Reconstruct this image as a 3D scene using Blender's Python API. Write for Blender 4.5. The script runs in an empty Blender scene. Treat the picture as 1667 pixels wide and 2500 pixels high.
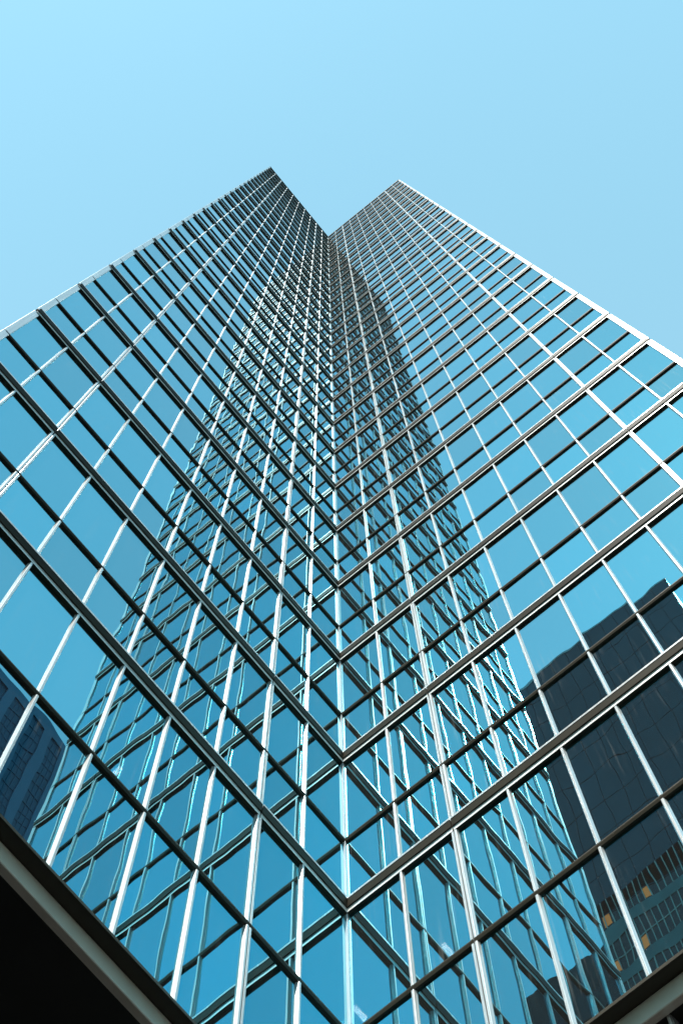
import bpy, math, random
from mathutils import Vector, Matrix
random.seed(7)
sc = bpy.context.scene
col = sc.collection
# ------------------------------------------------------------------ dimensions (metres)
# x runs along the left wing's glass, y along the right wing's glass, the inner corner is the z axis
U = 1.5                                   # facade module
CAMZ = 1.7
H = 2.60292 * U                           # storey height
Z0 = CAMZ + 10.08057 * U                  # the lowest full storey line
def zl(n): return Z0 + H * n
G = 0.052 * U                             # the glass lies this far behind the frame front
E_PLATE, E_THIN, E_FIN = 0.145 * U, -0.005 * U, -0.003 * U
NB, NT = -1.195, 27                       # bottom plate, top storey line
THIN = 0.405
JOINT = (2, 8)                            # modules with an expansion joint
END = 10.03 * U
ZB = zl(NB)
ZTOP = zl(NT) + 0.14 * H
SUN_AZ, SUN_EL = math.radians(18), math.radians(50)

# ------------------------------------------------------------------ helpers
class MB:
    """collects boxes and prisms for one mesh"""
    def __init__(s): s.v, s.f, s.tag = [], [], []
    def prism(s, poly, z0, z1, tag=0.0):
        if sum(a[0]*b[1]-b[0]*a[1] for a, b in zip(poly, poly[1:]+poly[:1])) < 0: poly = poly[::-1]
        n, b = len(poly), len(s.v)
        s.v += [(x, y, z0) for x, y in poly] + [(x, y, z1) for x, y in poly]
        s.f.append(tuple(b+i for i in reversed(range(n)))); s.f.append(tuple(b+n+i for i in range(n)))
        for i in range(n):
            j = (i+1) % n
            s.f.append((b+i, b+j, b+n+j, b+n+i))
        s.tag += [tag]*(n+2)
    def sweep(s, side, a0, a1, prof):
        """a profile of (out, z) points drawn along a wing; a0 None mitres the start into the inner corner"""
        b, n = len(s.v), len(prof)
        for e, z in prof: s.v.append(wing(side, [(e if a0 is None else a0, e)])[0]+(z,))
        for e, z in prof: s.v.append(wing(side, [(a1, e)])[0]+(z,))
        area = sum(p[0]*q[1]-q[0]*p[1] for p, q in zip(prof, prof[1:]+prof[:1]))
        flip = (area > 0) == (side == 'L')
        fs = [tuple(range(n)), tuple(range(2*n-1, n-1, -1))] + [(i, n+i, n+(i+1) % n, (i+1) % n) for i in range(n)]
        for f in fs: s.f.append(tuple(b+i for i in (f if flip else f[::-1])))
        s.tag += [0.0]*(n+2)
    def box(s, x0, x1, y0, y1, z0, z1, tag=0.0):
        s.prism([(x0, y0), (x1, y0), (x1, y1), (x0, y1)], z0, z1, tag)
    def build(s, name, mat, parent=None, bevel=0.0, attr=None):
        me = bpy.data.meshes.new(name); me.from_pydata(s.v, [], s.f); me.update()
        if attr:
            a = me.attributes.new(attr, 'FLOAT', 'FACE'); a.data.foreach_set('value', s.tag)
        me.materials.append(mat)
        o = bpy.data.objects.new(name, me); col.objects.link(o)
        if parent: o.parent = parent
        if bevel:
            m = o.modifiers.new('edge', 'BEVEL'); m.width = bevel; m.segments = 1; m.limit_method = 'ANGLE'
        return o
def tag(o, label=None, cat=None, kind=None, group=None):
    if label: o['label'] = label
    if cat: o['category'] = cat
    if kind: o['kind'] = kind
    if group: o['group'] = group
    return o
def empty(name, loc=(0, 0, 0)):
    o = bpy.data.objects.new(name, None); col.objects.link(o); o.location = loc; return o
def wing(side, pts):
    """(along, out) -> (x, y): the left wing runs along x and faces +y, the right one runs along y and faces +x"""
    return [(a, o) if side == 'L' else (o, a) for a, o in pts]

# ------------------------------------------------------------------ materials
def newmat(name):
    m = bpy.data.materials.new(name); m.use_nodes = True
    nt = m.node_tree; return m, nt, nt.nodes['Principled BSDF']
def N(nt, t, **k):
    n = nt.nodes.new(t)
    for a, b in k.items():
        if a.startswith('i_'): n.inputs[a[2:].replace('_', ' ')].default_value = b
        else: setattr(n, a, b)
    return n
def ramp(nt, src, a, b, ca=(0, 0, 0, 1), cb=(1, 1, 1, 1)):
    r = N(nt, 'ShaderNodeValToRGB'); e = r.color_ramp.elements
    e[0].position, e[1].position, e[0].color, e[1].color = a, b, ca, cb
    nt.links.new(src, r.inputs[0]); return r.outputs[0]
def metal(name, c, metallic=0.6, rough=0.34, grain=(9, 9, 0.5)):
    m, nt, b = newmat(name)
    tc = N(nt, 'ShaderNodeTexCoord')
    mp = N(nt, 'ShaderNodeMapping'); mp.inputs['Scale'].default_value = grain
    nt.links.new(tc.outputs['Object'], mp.inputs[0])
    ns = N(nt, 'ShaderNodeTexNoise', i_Scale=1.0, i_Detail=5.0); nt.links.new(mp.outputs[0], ns.inputs['Vector'])
    k = tuple(x*0.8 for x in c)
    nt.links.new(ramp(nt, ns.outputs[0], 0.3, 0.7, k+(1,), c+(1,)), b.inputs['Base Color'])
    mr = N(nt, 'ShaderNodeMapRange'); mr.inputs['To Min'].default_value = rough-0.06; mr.inputs['To Max'].default_value = rough+0.08
    nt.links.new(ns.outputs[0], mr.inputs[0]); nt.links.new(mr.outputs[0], b.inputs['Roughness'])
    b.inputs['Metallic'].default_value = metallic
    return m
def plain(name, c, rough=0.7, var=0.25, scale=0.6):
    m, nt, b = newmat(name)
    tc = N(nt, 'ShaderNodeTexCoord')
    ns = N(nt, 'ShaderNodeTexNoise', i_Scale=scale, i_Detail=6.0); nt.links.new(tc.outputs['Object'], ns.inputs['Vector'])
    nt.links.new(ramp(nt, ns.outputs[0], 0.3, 0.7, tuple(x*(1-var) for x in c)+(1,), tuple(x*(1+var) for x in c)+(1,)), b.inputs['Base Color'])
    b.inputs['Roughness'].default_value = rough
    return m
def tower_glass(name, c, dust):
    """reflective coated glass, slightly bowed in each pane, with dried rain streaks and specks"""
    m, nt, b = newmat(name)
    L = nt.links.new
    tc = N(nt, 'ShaderNodeTexCoord'); at = N(nt, 'ShaderNodeAttribute', attribute_name='seed')
    off = N(nt, 'ShaderNodeVectorMath', operation='SCALE'); off.inputs[0].default_value = (37.1, 51.7, 23.3)
    L(at.outputs['Fac'], off.inputs['Scale'])
    add = N(nt, 'ShaderNodeVectorMath', operation='ADD'); L(tc.outputs['Object'], add.inputs[0]); L(off.outputs[0], add.inputs[1])
    n1 = N(nt, 'ShaderNodeTexNoise', i_Scale=1.0, i_Detail=1.0, i_Roughness=0.35); L(add.outputs[0], n1.inputs['Vector'])
    bp = N(nt, 'ShaderNodeBump', i_Strength=1.0, i_Distance=GLASS_WAVE); L(n1.outputs[0], bp.inputs['Height'])
    # streaks run down the pane, specks are scattered over it
    mp = N(nt, 'ShaderNodeMapping'); mp.inputs['Scale'].default_value = (14, 14, 0.9); L(add.outputs[0], mp.inputs[0])
    n2 = N(nt, 'ShaderNodeTexNoise', i_Scale=1.0, i_Detail=3.0); L(mp.outputs[0], n2.inputs['Vector'])
    n3 = N(nt, 'ShaderNodeTexNoise', i_Scale=0.7, i_Detail=2.0); L(add.outputs[0], n3.inputs['Vector'])
    mu = N(nt, 'ShaderNodeMath', operation='MULTIPLY'); L(ramp(nt, n2.outputs[0], 0.55, 0.8), mu.inputs[0]); L(ramp(nt, n3.outputs[0], 0.5, 0.75), mu.inputs[1])
    n4 = N(nt, 'ShaderNodeTexVoronoi', i_Scale=9.0); L(add.outputs[0], n4.inputs['Vector'])
    mx = N(nt, 'ShaderNodeMath', operation='MAXIMUM'); L(mu.outputs[0], mx.inputs[0]); L(ramp(nt, n4.outputs['Distance'], 0.03, 0.09, (0.7,)*3+(1,), (0, 0, 0, 1)), mx.inputs[1])
    ad = N(nt, 'ShaderNodeMath', operation='MULTIPLY_ADD'); L(mx.outputs[0], ad.inputs[0]); ad.inputs[1].default_value = dust; ad.inputs[2].default_value = 0.014
    mr = N(nt, 'ShaderNodeMapRange'); mr.inputs['To Min'].default_value = 0.84; mr.inputs['To Max'].default_value = 1.14; L(at.outputs['Fac'], mr.inputs[0])
    sc_ = N(nt, 'ShaderNodeVectorMath', operation='SCALE'); sc_.inputs[0].default_value = c; L(mr.outputs[0], sc_.inputs['Scale'])
    L(sc_.outputs[0], b.inputs['Base Color']); b.inputs['Metallic'].default_value = 1.0; b.inputs['Roughness'].default_value = 0.0
    b.inputs['Alpha'].default_value = 0.9
    b.inputs['Specular Tint'].default_value = (0.86, 0.97, 1.0, 1)
    L(bp.outputs[0], b.inputs['Normal']); L(bp.outputs[0], b.inputs['Coat Normal'])
    b.inputs['Coat Weight'].default_value = 1.0; b.inputs['Coat Roughness'].default_value = 0.0; b.inputs['Coat IOR'].default_value = 2.8
    d = N(nt, 'ShaderNodeBsdfDiffuse'); d.inputs['Color'].default_value = (0.62, 0.62, 0.58, 1)
    ms = N(nt, 'ShaderNodeMixShader'); L(ad.outputs[0], ms.inputs[0]); L(b.outputs[0], ms.inputs[1]); L(d.outputs[0], ms.inputs[2])
    L(ms.outputs[0], nt.nodes['Material Output'].inputs['Surface'])
    return m
GLASS_WAVE = 0.0027
M_METAL = metal('brushed_aluminium', (0.76, 0.76, 0.755), 0.55, 0.25)
M_BOX = metal('box_aluminium', (0.92, 0.91, 0.88), 0.3, 0.3, (0.7, 0.7, 2.0))
M_FASCIA = metal('champagne_aluminium', (0.85, 0.76, 0.65), 0.2, 0.3, (1.2, 1.2, 0.8))
M_PLATE = metal('bronze_aluminium', (0.038, 0.031, 0.021), 0.0, 0.42, (0.8, 0.8, 2.0))
M_PLATE.node_tree.nodes['Principled BSDF'].inputs['Specular IOR Level'].default_value = 0.25
M_GLASS = tower_glass('reflective_glass', (0.0, 0.47, 0.60), 0.17)
M_SEAL = plain('black_sealant', (0.01, 0.01, 0.01), 0.6)
M_SOFFIT = plain('dark_soffit', (0.02, 0.02, 0.018), 0.6)
M_CORE = plain('dark_interior', (0.05, 0.055, 0.06), 0.8)
M_CEIL = plain('ceiling_tile', (0.10, 0.10, 0.10), 0.9)
M_LOUVER = plain('dark_louver', (0.03, 0.03, 0.032), 0.5)
M_STONE = plain('lobby_stone', (0.25, 0.24, 0.22), 0.5)
M_PAVE = plain('paving', (0.022, 0.021, 0.02), 0.85, 0.3, 0.3)
M_ASPH = plain('asphalt', (0.03, 0.03, 0.032), 0.9, 0.2, 0.8)

# ------------------------------------------------------------------ camera
right = Vector((-0.6307042, 0.7757108, -0.0220198)); down = Vector((-0.7726883, -0.6303687, -0.0747533)); fwd = Vector((-0.0718675, -0.0301328, 0.9969589))
CAM = Vector((9.07826*U, 6.98978*U, CAMZ))
cam = bpy.data.cameras.new('camera'); co = bpy.data.objects.new('camera', cam); col.objects.link(co)
mw = Matrix((right, -down, -fwd)).transposed().to_4x4(); mw.translation = CAM; co.matrix_world = mw
cam.sensor_fit = 'VERTICAL'; cam.sensor_height = 36; cam.sensor_width = 24
cam.lens = 36*1800/2500; cam.shift_y = -(1250-458.62)/2500; cam.clip_start = 0.1; cam.clip_end = 6000
sc.camera = co
def project(p):
    d = Vector(p)-CAM; w = d.dot(fwd)
    return (833.5+1800*d.dot(right)/w, 458.62+1800*d.dot(down)/w) if w > 0.1 else None

# ------------------------------------------------------------------ the glass tower
tower = tag(empty('glass_tower'), 'tall glass office tower with an aluminium grid, its two wings meeting in a corner', 'office tower')
# window panes
rows = [(ZB+0.035, zl(-1+THIN))]
for n in range(-1, NT):
    if n >= 0: rows.append((zl(n)+0.145, zl(n+THIN)+0.01))
    rows.append((zl(n+THIN)+0.03, zl(n+1)-0.03))
panes = []
for side in 'LR':
    for k in range(10):
        for z0, z1 in rows:
            a0, a1 = k*U if k else -G+0.02, (k+1)*U
            q = [project(wing(side, [(a, -G)])[0]+(z,)) for a, z in ((a0, z0), (a1, z0), (a1, z1), (a0, z1))]
            area = 0
            if all(q):
                cx, cy = sum(p[0] for p in q)/4, sum(p[1] for p in q)/4
                if -60 < cx < 1727 and -60 < cy < 2560:
                    area = abs(sum(q[i-1][0]*q[i][1]-q[i][0]*q[i-1][1] for i in range(4)))/2
            panes.append((area, side, a0, a1, z0, z1))
panes.sort(key=lambda t: -t[0])
def pane(mb, side, a0, a1, z0, z1):
    """a 14 mm sheet, tilted by a milliradian or two so that its reflection breaks at the frame"""
    ta, tz = random.gauss(0, 0.0018), random.gauss(0, 0.0018)
    b = len(mb.v)
    for o in (-G-0.014, -G):
        for a, z in ((a0, z0), (a1, z0), (a1, z1), (a0, z1)):
            mb.v.append(wing(side, [(a, o+ta*(a-(a0+a1)/2)+tz*(z-(z0+z1)/2))])[0]+(z,))
    fs = [(0, 3, 2, 1), (4, 5, 6, 7), (0, 1, 5, 4), (1, 2, 6, 5), (2, 3, 7, 6), (3, 0, 4, 7)]
    if side == 'L': fs = [f[::-1] for f in fs]
    mb.f += [tuple(b+i for i in f) for f in fs]; mb.tag += [random.random()]*6
rest = MB()
for i, (area, *pa) in enumerate(panes):
    mb = MB() if i < 100 else rest
    pane(mb, *pa)
    if i < 100: mb.build('window_pane', M_GLASS, tower, attr='seed')
tag(rest.build('window_pane', M_GLASS, tower, attr='seed'), kind='stuff')

# wide transoms: a projecting plate over a shallower box; thin transoms: one narrow bar
JG = 0.011*U
SPANS = [(None, 2*U-JG), (2*U+JG, 8*U-JG), (8*U+JG, END-0.07)]
BK = -G-0.05
def runs(front):
    """stretches between the expansion joints; the first is mitred in the corner"""
    j = 0.011*U
    return [[(-G-0.05, -G-0.05), (front, front), (2*U-j, front), (2*U-j, -G-0.05)]] + \
           [[(a, -G-0.05), (a, front), (b, front), (b, -G-0.05)] for a, b in ((2*U+j, 8*U-j), (8*U+j, END-0.004))]
for side in 'LR':
    for n in range(0, NT+1):
        mb = MB(); z = zl(n)
        e1, e2, h = 0.024*U, 0.042*U, 0.088*U
        for a0, a1 in SPANS: mb.sweep(side, a0, a1, [(BK, z), (e1, z), (e2, z+h), (e2, z+h+0.018), (BK, z+h+0.018)])
        o = mb.build('wide_transom', M_PLATE, tower)
        mb = MB()
        for a0, a1 in SPANS: mb.sweep(side, a0, a1, [(BK, z-0.08), (-0.004, z-0.08), (-0.004, z-0.002), (BK, z-0.002)])
        mb.build('transom_box', M_PLATE, o)  # dark body colour puts the underside's shade into the finish, front strip stays bright
        mb = MB()
        for a0, a1 in SPANS: mb.sweep(side, a0, a1, [(-0.003, z-0.082), (0.002, z-0.082), (0.002, z-0.004), (-0.003, z-0.004)])
        mb.build('transom_strip', M_BOX, o)
        mb = MB()
        for a0, a1 in SPANS: mb.sweep(side, a0, a1, [(e2+0.002, z+h-0.002), (e2+0.007, z+h-0.002), (e2+0.008, z+h+0.036), (e2+0.002, z+h+0.036)])
        mb.build('transom_lip', M_METAL, o)
    for n in range(-1, NT):
        mb = MB(); z = zl(n+THIN)
        for a0, a1 in SPANS: mb.sweep(side, a0, a1, [(BK, z), (-0.016*U, z), (E_THIN, z+0.045), (E_THIN, z+0.066), (BK, z+0.066)])
        mb.build('thin_transom', M_PLATE, tower)
    # mullions, tapering outwards, cut by every transom
    spans = [(ZB+0.045, zl(-1+THIN))]
    for n in range(-1, NT):
        if n >= 0: spans.append((zl(n)+0.165, zl(n+THIN)+0.01))
        spans.append((zl(n+THIN)+0.062, zl(n+1)-0.076))
    for k in range(1, 10):
        mb = MB(); c = k*U
        for z0, z1 in spans:
            if k in JOINT:
                for s in (-1, 1):
                    mb.prism(wing(side, [(c+s*0.008*U, -G-0.03), (c+s*0.072*U, -G-0.03), (c+s*0.044*U, E_FIN), (c+s*0.008*U, E_FIN)]), z0, z1)
            else:
                mb.prism(wing(side, [(c-0.048*U, -G-0.03), (c+0.048*U, -G-0.03), (c+0.017*U, E_FIN), (c-0.017*U, E_FIN)]), z0, z1)
        mb.build('mullion', M_METAL, tower, bevel=0.005)
        if k in JOINT:
            mb = MB(); mb.prism(wing(side, [(c-0.007*U, -G-0.03), (c+0.007*U, -G-0.03), (c+0.007*U, -0.022*U), (c-0.007*U, -0.022*U)]), ZB+0.03, ZTOP-0.3)
            mb.build('joint_seal', M_SEAL, tower)
    # end cover at the free end of the wing
    mb = MB()
    for z0, z1 in spans:
        mb.prism(wing(side, [(9.87*U, -G-0.05), (END, -G-0.05), (END, -0.01*U), (9.885*U, -0.01*U)]), z0-0.02, z1+0.02)
    mb.build('end_cover', M_METAL, tower, bevel=0.005)
    # base: lip, recessed fascia
    mb = MB()
    for poly in runs(E_PLATE): mb.prism(wing(side, poly), ZB, ZB+0.045)
    mb.build('base_plate', M_PLATE, tower, bevel=0.004)
    mb = MB()
    mb.prism(wing(side, [(-0.12*U, -0.12*U), (-0.02*U, -0.02*U), (END, -0.02*U), (END, -0.12*U)]), zl(-1.252), ZB)
    mb.build('base_fascia', M_FASCIA, tower, bevel=0.01)
    # parapet above the last storey
    mb = MB()
    mb.prism(wing(side, [(-G, -G), (-0.02*U, -0.02*U), (END-0.005, -0.02*U), (END-0.005, -G)]), zl(NT)+0.026, ZTOP)
    mb.build('parapet', M_PLATE, tower)
    # end wall of the wing
    mb = MB()
    mb.prism(wing(side, [(END-0.12, -15), (END-0.03, -15), (END-0.03, -G-0.06), (END-0.12, -G-0.06)]), zl(-1.25), ZTOP-0.1)
    mb.build('end_wall', M_CORE, tower)
mb = MB()
for z0, z1 in spans: mb.box(-G-0.03, -0.006*U, -G-0.03, -0.006*U, z0, z1)
mb.build('corner_post', M_METAL, tower, bevel=0.006)
# inside: core, floors, ceiling lights
D = 6.0
Lp = lambda e: [(-e, -e), (END-0.14, -e), (END-0.14, -15), (-15, -15), (-15, END-0.14), (-e, END-0.14)]
mb = MB(); mb.prism(Lp(D), zl(-1.2), ZTOP-0.2); mb.build('core_wall', M_CORE, tower)
mb = MB()
for n in range(0, NT+1): mb.prism(Lp(G+0.10), zl(n)-0.25*U, zl(n)-0.03)
mb.build('floor_slab', M_CEIL, tower)
def emit(name, c, s):
    m, nt, b = newmat(name); b.inputs['Emission Color'].default_value = c+(1,); b.inputs['Emission Strength'].default_value = s
    b.inputs['Base Color'].default_value = tuple(0.15*x for x in c)+(1,); return m
M_TUBE = emit('lit_tube', (1.0, 0.95, 0.88), 12.0)
zc = zl(0)-0.25*U
for cx, cy, dx, dy in ((-1.82, 1.33, 0.17, 0.05), (-1.74, -1.07, 0.19, 0.05), (5.955, -1.48, 0.05, 0.15)):
    mb = MB(); mb.box(cx-dx, cx+dx, cy-dy, cy+dy, zc-0.05, zc-0.004); mb.build('ceiling_light', M_TUBE, tower)
# arcade under the left wing, louvred screen under the right wing, lobby and columns
zs = zl(-1.252)
mb = MB(); mb.box(-0.12*U-0.02, END-0.05, -15, -0.12*U, zs+0.10, zs+0.25); mb.build('arcade_soffit', M_SOFFIT, tower)
mb = MB(); mb.box(-15, -0.12*U, -0.12*U, END-0.05, zs+0.06, zs+0.25); mb.build('arcade_soffit', M_SOFFIT, tower)
mb = MB()
for i in range(60): mb.prism([(-0.34*U, -0.3), (-0.27*U, -0.3), (-0.27*U, END-0.1), (-0.34*U, END-0.1)], zs-0.10-i*0.11, zs-0.045-i*0.11)
mb.box(-0.5*U, -0.36*U, -0.3, END-0.1, 0.0, zs+0.05)
mb.build('louver_screen', M_LOUVER, tower)
mb = MB()
for k in range(1, 10):
    c = k*U; mb.prism([(-0.30*U, c-0.036*U), (-0.30*U, c+0.036*U), (-0.135*U, c+0.017*U), (-0.135*U, c-0.017*U)], 0.0, zs+0.05)
mb.build('screen_mullion', M_METAL, tower)
mb = MB(); mb.box(-14.5, 14.5, -14.5, -8, 0.0, zs+0.10); mb.build('lobby_wall', M_SOFFIT, tower)
for cx in (3.0, 12.0):
    mb = MB(); mb.prism([(cx+0.55*math.cos(a*math.pi/8), -1.6+0.55*math.sin(a*math.pi/8)) for a in range(16)], 0.0, zs+0.10); mb.build('column', M_STONE, tower)

# ------------------------------------------------------------------ neighbours (seen mirrored in the glass)
def zu(h): return CAMZ+h*U
# dark tower across the street, facing the right wing
M_DARK = plain('dark_cladding', (0.012, 0.05, 0.075), 0.5, 0.15, 0.2)
M_DARKLIP = plain('pale_coping', (0.42, 0.45, 0.47), 0.6)
M_DWIN = plain('dark_window', (0.012, 0.018, 0.022), 0.15, 0.1)
M_DMUL = plain('light_mullion', (0.40, 0.38, 0.34), 0.5)
M_SPAN = plain('green_spandrel', (0.07, 0.15, 0.15), 0.35, 0.2)
M_BLIND = emit('lit_blind', (1.0, 0.22, 0.04), 0.38)
dt = tag(empty('dark_tower', (60, -20, 0)), 'dark slab office tower mirrored in the lower right panes, a few windows lit', 'office tower')
def dpart(mb, name, mat):
    o = mb.build(name, mat, dt); o.location = (-60, 20, 0); return o
X0, Y1, Y0 = 60.0, 5.42*U, -45.0
mb = MB(); mb.box(X0+0.3, 92, Y0, Y1-0.3, 0, zu(61.4)); dpart(mb, 'tower_body', M_SEAL)
mb = MB(); mb.box(X0-0.05, 92.1, Y0-0.1, Y1+0.05, zu(61.66), zu(61.85)); dpart(mb, 'coping', M_DARKLIP)
pan = MB()
pw = 1.42*U
zr = [zu(61.66)]
while zr[-1] > zu(44): zr.append(zr[-1]-2.15*U)
zlow = zr[-1]
y = Y1
while y > Y0:
    for a, b in zip(zr, zr[1:]): pan.box(X0, X0+0.25, max(y-pw, Y0)+0.03, y-0.03, b+0.03, a-0.03)
    y -= pw
x = X0+0.35
while x < 91:
    for a, b in zip(zr, zr[1:]): pan.box(x+0.03, x+pw-0.03, Y1-0.25, Y1, b+0.03, a-0.03)
    x += pw
dpart(pan, 'cladding_panel', M_DARK)
z = zu(43.15)
pan = MB(); pan.box(X0, X0+0.25, Y0, Y1, z, zlow-0.03); dpart(pan, 'cladding_band', M_DARK)
lit = {(0, -7.14): 0, (1, -8.62): 0, (1, -10.9): 0, (0, -10.6): 0, (1, -5.2): 0, (2, -3.6): 0, (0, -1.9): 0, (2, -8.0): 0}
fl = 0
while z > 6:
    g = MB(); g.box(X0+0.06, X0+0.2, Y0, Y1, z-1.5*U, z); dpart(g, 'window_band', M_DWIN)
    s = MB(); s.box(X0, X0+0.22, Y0, Y1, z-2.15*U, z-1.5*U); dpart(s, 'spandrel', M_SPAN)
    mm = MB(); y = Y1-0.2
    while y > Y0:
        mm.box(X0-0.02, X0+0.1, y-0.05, y+0.05, z-1.5*U, z); y -= 0.47*U
    mm.box(X0+0.01, X0+0.08, Y0, Y1-0.3, z-0.80*U, z-0.76*U)
    dpart(mm, 'window_mullion', M_DMUL)
    for (f, r) in lit:
        if f == fl:
            b = MB(); b.box(X0+0.035, X0+0.058, r*U-0.22*U, r*U+0.22*U, z-1.40*U, z-0.84*U); dpart(b, 'lit_window', M_BLIND)
    z -= 2.15*U; fl += 1
# low black block beside it
bk = tag(empty('black_block', (60, 21, 0)), 'plain black flat roofed block mirrored low in the right wing panes', 'office block')
mb = MB(); mb.box(60, 88, 9.5*U, 17.3*U, 0, zu(41.3)); o = mb.build('block_body', plain('black_cladding', (0.02, 0.022, 0.025), 0.5), bk); o.location = (-60, -21, 0)
mb = MB()
zz = zu(39.5)
while zz > 4:
    mb.box(59.9, 60.05, 9.7*U, 17.1*U, zz-1.6, zz); zz -= 3.3
o = mb.build('window_band', M_DWIN, bk); o.location = (-60, -21, 0)
# blue-grey building facing the left wing
M_BWALL = plain('grey_concrete', (0.12, 0.20, 0.31), 0.7, 0.08, 0.2)
M_BWIN = plain('tinted_window', (0.03, 0.09, 0.17), 0.4, 0.1)
bb = tag(empty('concrete_building', (-15, 60, 0)), 'blue grey slab building with triple window columns mirrored in the lowest left panes', 'office building')
def bpart(mb, name, mat):
    o = mb.build(name, mat, bb); o.location = (15, -60, 0); return o
mb = MB(); mb.box(-48, 15, 60.3, 85, 0, zu(56.3)-0.2); bpart(mb, 'building_body', M_BWALL)
pier, bays, mull = MB(), MB(), MB()
pier.box(-48, 15, 60, 60.35, zu(55.5), zu(56.3))
x = -14.2*U
xs = [x+i*2.18*U for i in range(-8, 12)]
for x in xs:
    x1 = x; x0 = x-1.3*U            # window group between x0 and x1
    if x1 > 14.5 or x0 < -47.5: continue
    pier.box(x1, x1+0.88*U, 60, 60.35, 4, zu(55.5))
    bays.box(x0, x1, 60.2, 60.29, 4, zu(55.5))
    for q in (1, 2): mull.box(x0+q*1.3*U/3-0.05, x0+q*1.3*U/3+0.05, 60.12, 60.19, 4, zu(55.5))
    zz = zu(55.5)
    while zz > 5:
        zz -= 0.75*U; mull.box(x0, x1, 60.14, 60.195, zz-0.05, zz+0.05)
bpart(pier, 'wall_pier', M_BWALL); bpart(bays, 'window', M_BWIN); bpart(mull, 'window_frame', M_BWIN)

# ------------------------------------------------------------------ ground
mb = MB(); mb.box(-2500, 2500, -2500, 2500, -0.5, 0.0); tag(mb.build('ground', M_PAVE), kind='structure')
mb = MB(); mb.box(32, 46, -800, 800, -0.2, 0.004); tag(mb.build('road', M_ASPH), kind='structure')

# ------------------------------------------------------------------ light
sd = Vector((math.cos(SUN_AZ)*math.cos(SUN_EL), math.sin(SUN_AZ)*math.cos(SUN_EL), math.sin(SUN_EL)))
sl = bpy.data.lights.new('sun', 'SUN'); sl.energy = 3.3; sl.angle = math.radians(0.5); sl.color = (1.0, 0.96, 0.88)
so = bpy.data.objects.new('sun', sl); col.objects.link(so); so.rotation_euler = sd.to_track_quat('Z', 'Y').to_euler()
w = bpy.data.worlds.new('World'); sc.world = w; w.use_nodes = True
nt = w.node_tree; bg = nt.nodes['Background']
sky = nt.nodes.new('ShaderNodeTexSky'); sky.sky_type = 'NISHITA'; sky.sun_disc = False
sky.sun_elevation = SUN_EL; sky.sun_rotation = math.pi/2-SUN_AZ
sky.air_density = 1.0; sky.dust_density = 0.15; sky.ozone_density = 1.0
tint = nt.nodes.new('ShaderNodeMix'); tint.data_type = 'RGBA'; tint.blend_type = 'MULTIPLY'; tint.inputs[0].default_value = 1.0
tint.inputs['B'].default_value = (1.0, 1.28, 0.99, 1)
haze = nt.nodes.new('ShaderNodeMix'); haze.data_type = 'RGBA'; haze.inputs[0].default_value = 0.62     # thin bright high haze evens the sky out
haze.inputs['B'].default_value = (1.07, 2.15, 2.70, 1)
nt.links.new(sky.outputs[0], tint.inputs['A']); nt.links.new(tint.outputs['Result'], haze.inputs['A']); nt.links.new(haze.outputs['Result'], bg.inputs[0])
bg.inputs[1].default_value = 0.15
sc.view_settings.view_transform = 'Standard'; sc.view_settings.look = 'None'; sc.view_settings.gamma = 1.0
sc.view_settings.exposure = 1.2
sc.cycles.max_bounces = 10; sc.cycles.glossy_bounces = 8; sc.cycles.transparent_max_bounces = 10

sc.cycles.caustics_reflective = True; sc.cycles.blur_glossy = 1.0
